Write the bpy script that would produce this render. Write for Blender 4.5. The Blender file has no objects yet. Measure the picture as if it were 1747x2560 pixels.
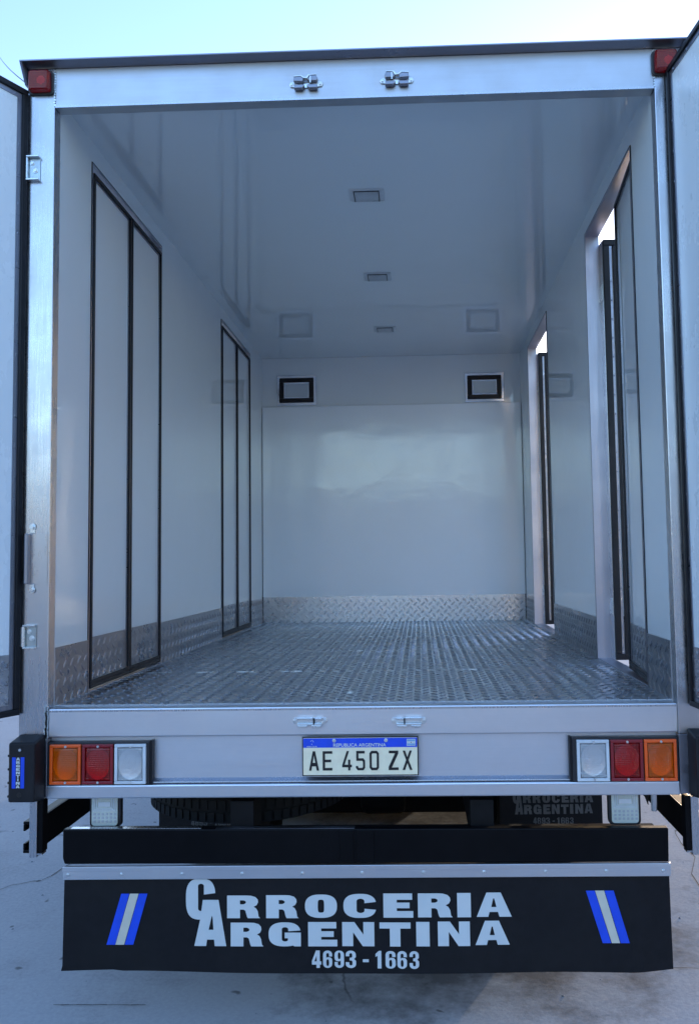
import bpy, bmesh, math, random
from math import sin, cos, pi, radians
from mathutils import Vector, Matrix, Euler
random.seed(7)
S = bpy.context.scene
COL = S.collection

# ---------------------------------------------------------------- camera
cam_d = bpy.data.cameras.new('camera')
cam = bpy.data.objects.new('camera', cam_d); COL.objects.link(cam)
cam.location = (0.2178, -2.869, 0.4961)
cam.rotation_euler = Euler((1.6361, 0.0152, 0.0317), 'XYZ')
cam_d.sensor_fit = 'HORIZONTAL'; cam_d.sensor_width = 36
cam_d.lens = 36 * 2055.53 / 1747
cam_d.shift_x = 0.5 - 983.2 / 1747
cam_d.shift_y = (1268.1 - 1280) / 1747
cam_d.clip_start = 0.05; cam_d.clip_end = 3000
S.camera = cam

# ---------------------------------------------------------------- world, sun, exposure
SUN_EL, SUN_AZ = radians(3), radians(27)        # azimuth from +Y towards +X
w = bpy.data.worlds.new('World'); S.world = w; w.use_nodes = True
nt = w.node_tree; nt.nodes.clear()
sky = nt.nodes.new('ShaderNodeTexSky'); sky.sky_type = 'NISHITA'; sky.sun_disc = False
sky.sun_elevation = SUN_EL; sky.sun_rotation = SUN_AZ
sky.air_density = 1.0; sky.dust_density = 1.0; sky.ozone_density = 1.6
wb = nt.nodes.new('ShaderNodeMix'); wb.data_type = 'RGBA'; wb.blend_type = 'MULTIPLY'
wb.inputs[0].default_value = 1.0
wb.inputs[7].default_value = (0.83, 0.92, 1.25, 1)      # cool white balance of the photograph, the same all round
bg = nt.nodes.new('ShaderNodeBackground'); bg.inputs[1].default_value = 0.15
out = nt.nodes.new('ShaderNodeOutputWorld')
nt.links.new(sky.outputs[0], wb.inputs[6]); nt.links.new(wb.outputs[2], bg.inputs[0]); nt.links.new(bg.outputs[0], out.inputs[0])
sun_d = bpy.data.lights.new('sun', 'SUN'); sun_d.energy = 0.6; sun_d.angle = radians(0.5); sun_d.color = (1.0, 0.86, 0.68)
sun = bpy.data.objects.new('sun', sun_d); COL.objects.link(sun)
dvec = Vector((sin(SUN_AZ) * cos(SUN_EL), cos(SUN_AZ) * cos(SUN_EL), sin(SUN_EL)))
sun.rotation_euler = dvec.to_track_quat('Z', 'Y').to_euler(); sun.location = (12, 12, 6)
S.view_settings.view_transform = 'Standard'; S.view_settings.look = 'None'
S.view_settings.gamma = 1; S.view_settings.exposure = 3.08; S.view_settings.use_curve_mapping = False
S.render.resolution_x = 698; S.render.resolution_y = 1024
S.render.engine = 'CYCLES'
S.cycles.max_bounces = 12; S.cycles.diffuse_bounces = 6; S.cycles.glossy_bounces = 6; S.cycles.transmission_bounces = 8

# ---------------------------------------------------------------- materials
def new_mat(name):
    m = bpy.data.materials.new(name); m.use_nodes = True
    return m, m.node_tree, m.node_tree.nodes['Principled BSDF']
def N(t, typ, **kw):
    n = t.nodes.new(typ)
    for k, v in kw.items(): setattr(n, k, v)
    return n
def coords(t, scale=(1, 1, 1), rot=(0, 0, 0)):
    tc = N(t, 'ShaderNodeTexCoord'); mp = N(t, 'ShaderNodeMapping')
    mp.inputs['Scale'].default_value = scale; mp.inputs['Rotation'].default_value = rot
    t.links.new(tc.outputs['Object'], mp.inputs[0]); return mp.outputs[0]
def noise(t, vec, scale, detail=4, rough=.55):
    n = N(t, 'ShaderNodeTexNoise'); n.inputs['Scale'].default_value = scale
    n.inputs['Detail'].default_value = detail; n.inputs['Roughness'].default_value = rough
    t.links.new(vec, n.inputs['Vector']); return n.outputs[0]
def rng(t, v, a, b, c, d):
    n = N(t, 'ShaderNodeMapRange'); n.inputs[1].default_value = a; n.inputs[2].default_value = b
    n.inputs[3].default_value = c; n.inputs[4].default_value = d; t.links.new(v, n.inputs[0]); return n.outputs[0]
def mixc(t, f, c1, c2, mode='MIX'):
    n = N(t, 'ShaderNodeMix', data_type='RGBA', blend_type=mode)
    for i, v in ((0, f), (6, c1), (7, c2)):
        if hasattr(v, 'is_output'): t.links.new(v, n.inputs[i])
        else: n.inputs[i].default_value = v if i == 0 else (*v, 1)
    return n.outputs[2]
def bump(t, h, strength, dist, prev=None):
    b = N(t, 'ShaderNodeBump'); b.inputs['Strength'].default_value = strength; b.inputs['Distance'].default_value = dist
    t.links.new(h, b.inputs['Height'])
    if prev is not None: t.links.new(prev, b.inputs['Normal'])
    return b.outputs[0]

def metal(name, col, rough, streak=(1, 1, 30), dirt=.25, wav=.0, rv=.12, met=1.0):
    m, t, p = new_mat(name)
    a = noise(t, coords(t, streak), 6, 6, .65)            # brushing
    b = noise(t, coords(t), 5, 5, .6)                     # smears and oxide
    c = mixc(t, rng(t, b, .35, .75, 0, dirt), col, tuple(x * .55 for x in col))
    c = mixc(t, rng(t, a, .3, .7, 0, .10), c, tuple(x * .75 for x in col))
    t.links.new(c, p.inputs['Base Color'])
    ad = N(t, 'ShaderNodeMath', operation='ADD')
    t.links.new(rng(t, a, .3, .7, rough - rv, rough + rv), ad.inputs[0])
    t.links.new(rng(t, b, .3, .75, -.04, .09), ad.inputs[1])
    t.links.new(ad.outputs[0], p.inputs['Roughness'])
    p.inputs['Metallic'].default_value = met
    nb = bump(t, a, .025, .0003)
    if wav: nb = bump(t, noise(t, coords(t), 2.2, 2), wav, .02, nb)
    t.links.new(nb, p.inputs['Normal'])
    return m
def plain(name, col, rough, met=0, var=.25, sc=14, bs=.15, bd=.001, coat=0, dust=0, dustc=(.3, .3, .3), spec=.5):
    m, t, p = new_mat(name); p.inputs['Specular IOR Level'].default_value = spec
    a = noise(t, coords(t), sc, 6, .6); b = noise(t, coords(t), sc * .15, 3)
    c = mixc(t, rng(t, a, .3, .7, 0, 1), tuple(x * (1 - var) for x in col), tuple(min(1, x * (1 + var)) for x in col))
    if dust: c = mixc(t, rng(t, b, .45, .75, 0, dust), c, dustc)
    t.links.new(c, p.inputs['Base Color'])
    t.links.new(rng(t, b, .3, .7, max(.02, rough - .08), rough + .1), p.inputs['Roughness'])
    p.inputs['Metallic'].default_value = met; p.inputs['Coat Weight'].default_value = coat; p.inputs['Coat Roughness'].default_value = .08
    t.links.new(bump(t, a, bs, bd), p.inputs['Normal'])
    return m
def gelcoat(name, col, wave=.35, dist=.004, crough=.03):
    m, t, p = new_mat(name)
    b = noise(t, coords(t), 2.5, 5, .6)
    c = mixc(t, rng(t, b, .38, .8, 0, .2), col, (col[0] * .84, col[1] * .88, col[2] * .84))
    t.links.new(c, p.inputs['Base Color'])
    p.inputs['Roughness'].default_value = .38
    p.inputs['Coat Weight'].default_value = 1.0; t.links.new(rng(t, noise(t, coords(t, (1, 1, .5)), 4, 7, .7), .42, .75, crough, crough + .12), p.inputs['Coat Roughness']); p.inputs['Coat IOR'].default_value = 1.65
    nb = bump(t, noise(t, coords(t, (1.0, 1.0, 1.6)), 2.4, 3, .5), wave, dist)
    nb = bump(t, noise(t, coords(t), 8, 2), .14, .0022, nb)
    nb2 = bump(t, noise(t, coords(t), 22, 2), .06, .001, nb)
    t.links.new(nb2, p.inputs['Coat Normal']); t.links.new(nb2, p.inputs['Normal'])
    return m
def lensmat(name, col, tr=.85, rough=.12):
    m, t, p = new_mat(name)
    p.inputs['Base Color'].default_value = (*col, 1); p.inputs['Roughness'].default_value = rough
    p.inputs['Transmission Weight'].default_value = tr; p.inputs['IOR'].default_value = 1.45
    wv = N(t, 'ShaderNodeTexWave', wave_type='BANDS', bands_direction='Z'); wv.inputs['Scale'].default_value = 45; wv.inputs['Distortion'].default_value = .6
    t.links.new(coords(t), wv.inputs['Vector'])
    t.links.new(bump(t, wv.outputs[1], .35, .002), p.inputs['Normal'])
    return m

M = {}
M['frp'] = gelcoat('white gelcoat panel', (.74, .78, .79))
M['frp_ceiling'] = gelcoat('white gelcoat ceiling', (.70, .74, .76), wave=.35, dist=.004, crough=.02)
M['frp_end'] = gelcoat('white bulkhead panel', (.84, .88, .92), wave=.5, dist=.006, crough=.09)
M['frp_outer'] = gelcoat('white gelcoat door face', (.80, .86, .90), wave=.2, dist=.002, crough=.25)
M['alu'] = metal('brushed aluminium', (.57, .575, .60), .27, streak=(26, 26, .8), dirt=.3, rv=.05)
M['alu_h'] = metal('brushed aluminium across', (.74, .76, .80), .36, streak=(.6, 22, 26), dirt=.25, rv=.05)
M['alu_matt'] = metal('satin aluminium sheet', (.54, .56, .60), .42, streak=(.5, 18, 20), dirt=.22, rv=.05)
M['alu_dull'] = metal('dull aluminium section', (.46, .46, .52), .38, streak=(26, 26, .8), dirt=.2, rv=.05)
M['alu_panel'] = metal('aluminium rear panel', (.68, .71, .77), .42, streak=(.5, 18, 20), dirt=.25, rv=.05)
M['tread'] = metal('aluminium tread plate', (.54, .56, .60), .26, streak=(3, 3, 3), dirt=.25, rv=.04)
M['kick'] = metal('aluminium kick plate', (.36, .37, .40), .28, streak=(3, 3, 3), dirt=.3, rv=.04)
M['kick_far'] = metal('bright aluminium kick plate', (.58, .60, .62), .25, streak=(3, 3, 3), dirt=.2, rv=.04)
M['trim'] = metal('dark aluminium trim', (.30, .31, .36), .35, streak=(1, 1, 12), dirt=.3)
M['chrome'] = metal('bright frame', (.80, .82, .85), .12, streak=(4, 4, 4), dirt=.2, rv=.04)
M['zinc'] = metal('zinc plated steel', (.80, .84, .85), .30, streak=(5, 5, 5), dirt=.45)
M['zinc_dull'] = metal('weathered zinc steel', (.50, .56, .58), .30, streak=(5, 5, 5), dirt=.6)
M['rubber'] = plain('black rubber gasket', (.008, .008, .011), .42, var=.3, spec=.3)
M['black_block'] = plain('black moulded rubber', (.011, .011, .014), .5, var=.3, bs=.3, dust=.08, dustc=(.04, .04, .05), spec=.3)
M['black_paint'] = plain('black gloss paint', (.0035, .0035, .0045), .38, var=.2, dust=.04, dustc=(.02, .02, .025), spec=.12)
M['flap'] = plain('black rubber sheet', (.0085, .0085, .0105), .6, var=.2, sc=30, bs=.2, dust=.3, dustc=(.022, .021, .020), spec=.22)
M['chassis'] = plain('dusty black chassis', (.006, .006, .007), .6, var=.4, bs=.4, dust=.2, dustc=(.02, .018, .017), spec=.2)
M['tyre'] = plain('tyre rubber', (.006, .006, .007), .7, var=.3, bs=.4, dust=.2, dustc=(.03, .028, .026), spec=.3)
M['cream'] = plain('lettering vinyl', (.62, .66, .66), .35, var=.06, sc=5, bs=.05)
M['grimy_vinyl'] = plain('grimy lettering vinyl', (.13, .13, .13), .6, var=.2, spec=.2)  # darker copy of the lettering colour, with the shade on the wheel flaps painted in
M['plate_white'] = plain('plate enamel', (.98, .87, .62), .35, var=.05, sc=40, bs=.2)
M['ink'] = plain('black ink', (.010, .010, .012), .35, var=.1)
M['blue'] = plain('blue vinyl', (.012, .075, .70), .35, var=.1, bs=.05)
M['blue_pale'] = plain('pale blue print', (.20, .42, .68), .35, var=.05, bs=.05)
M['flag_white'] = plain('white vinyl band', (.62, .60, .50), .4, var=.06, bs=.05)
M['sealant'] = plain('grey sealant', (.45, .47, .48), .6, var=.3, sc=60, bs=1, bd=.003)
M['housing'] = plain('black plastic housing', (.02, .02, .024), .4, var=.2)
M['amber'] = lensmat('amber lens', (1.0, .30, .01)); M['amber_rim'] = plain('amber plastic', (.98, .115, .006), .25, var=.1, coat=.6)
M['red'] = lensmat('red lens', (.75, .010, .015)); M['red_rim'] = plain('red plastic', (.24, .006, .012), .25, var=.1, coat=.6)
M['clear'] = lensmat('clear lens', (.93, .95, .97)); M['clear_rim'] = plain('clear plastic rim', (.68, .72, .75), .25, var=.12, coat=.6)
M['marker'] = lensmat('marker lens', (.45, .008, .012), tr=.7)
M['lamp_plastic'] = plain('pale lamp plastic', (.60, .64, .58), .25, var=.1, coat=.6)
M['lamp_off'] = plain('unlit lamp diffuser', (.46, .48, .50), .3, var=.15)
M['lamp_bezel'] = plain('lamp bezel', (.64, .66, .67), .35, var=.08)
def reflector():
    m, t, p = new_mat('lamp reflector'); p.inputs['Metallic'].default_value = 1; p.inputs['Roughness'].default_value = .38
    p.inputs['Base Color'].default_value = (.9, .9, .9, 1)
    t.links.new(bump(t, noise(t, coords(t), 60, 2), .4, .002), p.inputs['Normal']); return m
M['reflector'] = reflector()
def glass_pane():
    m, t, p = new_mat('frosted pane'); p.inputs['Base Color'].default_value = (.55, .60, .63, 1); p.inputs['Roughness'].default_value = .3
    p.inputs['Coat Weight'].default_value = 1; p.inputs['Coat Roughness'].default_value = .04
    t.links.new(bump(t, noise(t, coords(t), 6, 2), .4, .01), p.inputs['Coat Normal']); return m
M['pane'] = glass_pane()
def concrete():
    m, t, p = new_mat('worn concrete yard')
    v = coords(t)
    big = noise(t, v, .55, 6, .6); mid = noise(t, v, 3.5, 8, .65); fine = noise(t, v, 60, 6, .7)
    c = mixc(t, rng(t, big, .3, .7, 0, 1), (.255, .265, .28), (.345, .35, .36))
    c = mixc(t, rng(t, mid, .52, .75, 0, .6), c, (.18, .18, .185))
    c = mixc(t, rng(t, fine, .35, .7, 0, .55), c, (.45, .45, .45))
    # cracks, stains, and a dark patch partly painting the shade under the truck
    warp = N(t, 'ShaderNodeVectorMath', operation='ADD'); t.links.new(v, warp.inputs[0])
    ws = N(t, 'ShaderNodeVectorMath', operation='SCALE'); ws.inputs[3].default_value = .5
    nn = N(t, 'ShaderNodeTexNoise'); nn.inputs['Scale'].default_value = 2.2; nn.inputs['Detail'].default_value = 6; t.links.new(v, nn.inputs['Vector'])
    t.links.new(nn.outputs[1], ws.inputs[0]); t.links.new(ws.outputs[0], warp.inputs[1])
    vor = N(t, 'ShaderNodeTexVoronoi', feature='DISTANCE_TO_EDGE'); vor.inputs['Scale'].default_value = .55
    t.links.new(warp.outputs[0], vor.inputs['Vector'])
    crack = rng(t, vor.outputs[0], 0, .006, 1, 0)
    msk = rng(t, noise(t, v, 1.1, 3), .58, .66, 0, .7)
    ml = N(t, 'ShaderNodeMath', operation='MULTIPLY'); t.links.new(crack, ml.inputs[0]); t.links.new(msk, ml.inputs[1])
    c = mixc(t, ml.outputs[0], c, (.03, .03, .03))
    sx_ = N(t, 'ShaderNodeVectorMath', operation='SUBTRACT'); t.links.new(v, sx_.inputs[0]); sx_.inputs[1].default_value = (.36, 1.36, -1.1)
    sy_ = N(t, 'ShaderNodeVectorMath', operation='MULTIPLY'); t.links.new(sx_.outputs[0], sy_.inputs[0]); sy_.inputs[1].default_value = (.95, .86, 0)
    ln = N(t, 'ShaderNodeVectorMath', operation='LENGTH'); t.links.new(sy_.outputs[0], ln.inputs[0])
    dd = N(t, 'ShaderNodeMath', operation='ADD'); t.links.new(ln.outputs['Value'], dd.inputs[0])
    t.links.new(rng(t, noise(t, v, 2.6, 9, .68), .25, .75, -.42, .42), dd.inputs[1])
    stain_shade = rng(t, dd.outputs[0], .78, 1.12, .78, 0)  # ground staining and the truck's shade, both painted into the concrete colour
    c = mixc(t, stain_shade, c, (.055, .052, .05))
    spot = N(t, 'ShaderNodeTexVoronoi', feature='F1'); spot.inputs['Scale'].default_value = 5.5
    t.links.new(warp.outputs[0], spot.inputs['Vector'])
    c = mixc(t, rng(t, spot.outputs[0], .05, .11, .75, 0), c, (.07, .07, .07))
    t.links.new(c, p.inputs['Base Color'])
    t.links.new(rng(t, mid, .3, .7, .98, .85), p.inputs['Roughness']); p.inputs['Specular IOR Level'].default_value = .18
    nb = bump(t, fine, .35, .003); nb = bump(t, mid, .3, .01, nb); nb = bump(t, ml.outputs[0], -1, .006, nb)
    t.links.new(nb, p.inputs['Normal'])
    return m
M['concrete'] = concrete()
M['oil'] = plain('oily damp stain', (.085, .082, .08), .45, var=.5, sc=9, bs=.4, bd=.004)
M['crack'] = plain('crack filling dirt', (.03, .03, .03), .9, var=.4)
M['plaster'] = plain('weathered plaster', (.17, .18, .20), .85, var=.12, sc=2)
M['roofing'] = plain('grey roofing', (.18, .18, .19), .7)
M['gate_blue'] = plain('painted gate', (.10, .16, .24), .5, var=.1)
M['paper'] = plain('scrap of paper', (.75, .75, .70), .7)
M['cable'] = plain('overhead cable', (.10, .09, .10), .6)

# ---------------------------------------------------------------- mesh helpers
class MB:
    def __init__(s, T=None): s.v = []; s.f = []; s.T = T
    def raw(s, vs, fs):
        o = len(s.v)
        s.v += [s.T(*p) if s.T else tuple(p) for p in vs]; s.f += [tuple(i + o for i in f) for f in fs]; return s
    def box(s, x0, x1, y0, y1, z0, z1):
        return s.raw([(x, y, z) for z in (z0, z1) for y in (y0, y1) for x in (x0, x1)],
                     [(0, 2, 3, 1), (4, 5, 7, 6), (0, 1, 5, 4), (2, 6, 7, 3), (0, 4, 6, 2), (1, 3, 7, 5)])
    def prism(s, pts, a, b, axis):      # pts: 2-D outline in the two other axes, extruded a..b along axis
        def P(q, h):
            return {'x': (h, q[0], q[1]), 'y': (q[0], h, q[1]), 'z': (q[0], q[1], h)}[axis]
        n = len(pts)
        return s.raw([P(q, a) for q in pts] + [P(q, b) for q in pts],
                     [tuple(range(n)), tuple(range(2 * n - 1, n - 1, -1))] + [(i, (i + 1) % n, n + (i + 1) % n, n + i) for i in range(n)])
    def cyl(s, c, r, a, b, axis, n=12, r2=None):
        r2 = r if r2 is None else r2
        A = [(c[0] + r * cos(2 * pi * i / n), c[1] + r * sin(2 * pi * i / n)) for i in range(n)]
        B = [(c[0] + r2 * cos(2 * pi * i / n), c[1] + r2 * sin(2 * pi * i / n)) for i in range(n)]
        def P(q, h): return {'x': (h, q[0], q[1]), 'y': (q[0], h, q[1]), 'z': (q[0], q[1], h)}[axis]
        return s.raw([P(q, a) for q in A] + [P(q, b) for q in B],
                     [tuple(range(n)), tuple(range(2 * n - 1, n - 1, -1))] + [(i, (i + 1) % n, n + (i + 1) % n, n + i) for i in range(n)])
    def ring(s, x0, x1, z0, z1, wd, y0, y1):     # rectangular frame in the x-z plane, y0..y1 thick
        s.box(x0, x1, y0, y1, z1 - wd, z1); s.box(x0, x1, y0, y1, z0, z0 + wd)
        s.box(x0, x0 + wd, y0, y1, z0 + wd, z1 - wd); s.box(x1 - wd, x1, y0, y1, z0 + wd, z1 - wd); return s
    def holed(s, us, zs, hole, v0, v1):          # slab in u-z with rectangular holes; hole(i,j) True = leave out
        nu, nz = len(us) - 1, len(zs) - 1
        H = lambda i, j: i < 0 or j < 0 or i >= nu or j >= nz or hole(i, j)
        for i in range(nu):
            for j in range(nz):
                if H(i, j): continue
                a, b, c, d = us[i], us[i + 1], zs[j], zs[j + 1]
                s.raw([(a, v0, c), (b, v0, c), (b, v0, d), (a, v0, d)], [(0, 1, 2, 3)])
                s.raw([(a, v1, c), (b, v1, c), (b, v1, d), (a, v1, d)], [(3, 2, 1, 0)])
                if H(i - 1, j): s.raw([(a, v0, c), (a, v1, c), (a, v1, d), (a, v0, d)], [(3, 2, 1, 0)])
                if H(i + 1, j): s.raw([(b, v0, c), (b, v1, c), (b, v1, d), (b, v0, d)], [(0, 1, 2, 3)])
                if H(i, j - 1): s.raw([(a, v0, c), (b, v0, c), (b, v1, c), (a, v1, c)], [(3, 2, 1, 0)])
                if H(i, j + 1): s.raw([(a, v0, d), (b, v0, d), (b, v1, d), (a, v1, d)], [(0, 1, 2, 3)])
        return s
    def seeds(s, u0, u1, z0, z1, face, up, pitch=.062, L=.041, W=.0125, h=.0030, plane='xz'):
        # raised lozenges of chequer plate, alternating by 45 degrees; 'face' is the level of the sheet
        hl, hw = L / 2, W / 2
        base = [(-hl, 0), (-hl * .6, -hw), (hl * .6, -hw), (hl, 0), (hl * .6, hw), (-hl * .6, hw)]
        top = [(x * .72, y * .35) for x, y in base]
        nu = int((u1 - u0) / (pitch / 2)) + 2; nz = int((z1 - z0) / (pitch / 2)) + 2
        for i in range(nu):
            for j in range(nz):
                if (i + j) % 2: continue
                cu = u0 + .016 + i * pitch / 2; cz = z0 + .016 + j * pitch / 2
                if cu + .015 > u1 or cz + .015 > z1: continue
                a = pi / 4 if i % 2 == 0 else -pi / 4
                ca, sa = cos(a), sin(a)
                P = []
                for pts, lv in ((base, face - up * .0002), (top, face + up * h)):
                    for x, y in pts:
                        uu, zz = cu + x * ca - y * sa, cz + x * sa + y * ca
                        P.append((uu, lv, zz) if plane == 'xz' else (uu, zz, lv))
                s.raw(P, [(6, 7, 8, 9, 10, 11)] + [(k, (k + 1) % 6, 6 + (k + 1) % 6, 6 + k) for k in range(6)])
        return s
    def mesh(s, name):
        me = bpy.data.meshes.new(name); me.from_pydata(s.v, [], s.f)
        bm = bmesh.new(); bm.from_mesh(me); bmesh.ops.recalc_face_normals(bm, faces=bm.faces); bm.to_mesh(me); bm.free()
        return me

def put(me, name, mat, parent=None, loc=(0, 0, 0), bevel=0, smooth=False):
    o = bpy.data.objects.new(name, me); COL.objects.link(o); o.location = loc
    if not me.materials: me.materials.append(M[mat] if isinstance(mat, str) else mat)
    if parent is not None:
        o.parent = parent
        if parent.type == 'EMPTY': o.matrix_parent_inverse = Matrix.Translation(-parent.location)
    if bevel:
        b = o.modifiers.new('bevel', 'BEVEL'); b.width = bevel; b.segments = 2; b.limit_method = 'ANGLE'; b.angle_limit = radians(40)
    if smooth:
        for p in me.polygons: p.use_smooth = True
    return o
KEEP = {'rivet_strip', 'kick_plate', 'tread_plate', 'lens_step', 'door_frame', 'seal', 'stripe', 'lip', 'gasket', 'edge_frame', 'guard_post', 'side_guard', 'lock_rod'}
STUFF = {'weld_seam', 'edge_sealant', 'sealant_bead', 'weld_bead', 'lens_dot', 'tread_block', 'emblem'}
def clusters(mb):
    par = list(range(len(mb.v)))
    def find(a):
        while par[a] != a: par[a] = par[par[a]]; a = par[a]
        return a
    for f in mb.f:
        for i in f[1:]: par[find(i)] = find(f[0])
    isl = {}
    for i in range(len(mb.v)): isl.setdefault(find(i), []).append(i)
    L_ = [[v, [min(mb.v[i][k] for i in v) for k in range(3)], [max(mb.v[i][k] for i in v) for k in range(3)]] for v in isl.values()]
    if len(L_) > 60: return [mb]
    merged = True
    while merged:
        merged = False
        for a in range(len(L_)):
            for b in range(a + 1, len(L_)):
                if all(max(L_[a][1][k], L_[b][1][k]) - min(L_[a][2][k], L_[b][2][k]) <= .003 for k in range(3)):
                    L_[a] = [L_[a][0] + L_[b][0], [min(p, q) for p, q in zip(L_[a][1], L_[b][1])], [max(p, q) for p, q in zip(L_[a][2], L_[b][2])]]
                    del L_[b]; merged = True; break
            if merged: break
    res = []
    for v, _, _ in L_:
        idx = {i: n for n, i in enumerate(v)}; m = MB(); m.v = [mb.v[i] for i in v]
        m.f = [tuple(idx[i] for i in f) for f in mb.f if f[0] in idx]; res.append(m)
    return res
def part(mb, name, mat, parent, bevel=0, label=None, smooth=False, stuff=False):
    stuff = stuff or name in STUFF
    if not stuff and name not in KEEP:
        cl_ = clusters(mb)
        if 1 < len(cl_) <= 24:
            rs = []
            for c_ in cl_:
                o = put(c_.mesh(name), name, mat, parent, bevel=bevel, smooth=smooth); rs.append(o)
                if label: o['label'] = label
            return rs[0]
    o = put(mb.mesh(name), name, mat, parent, bevel=bevel, smooth=smooth)
    if label: o['label'] = label
    if stuff: o['kind'] = 'stuff'
    return o
def tag(o, label=None, cat=None, group=None, kind=None):
    for k, v in (('label', label), ('category', cat), ('group', group), ('kind', kind)):
        if v: o[k] = v
    return o

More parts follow.
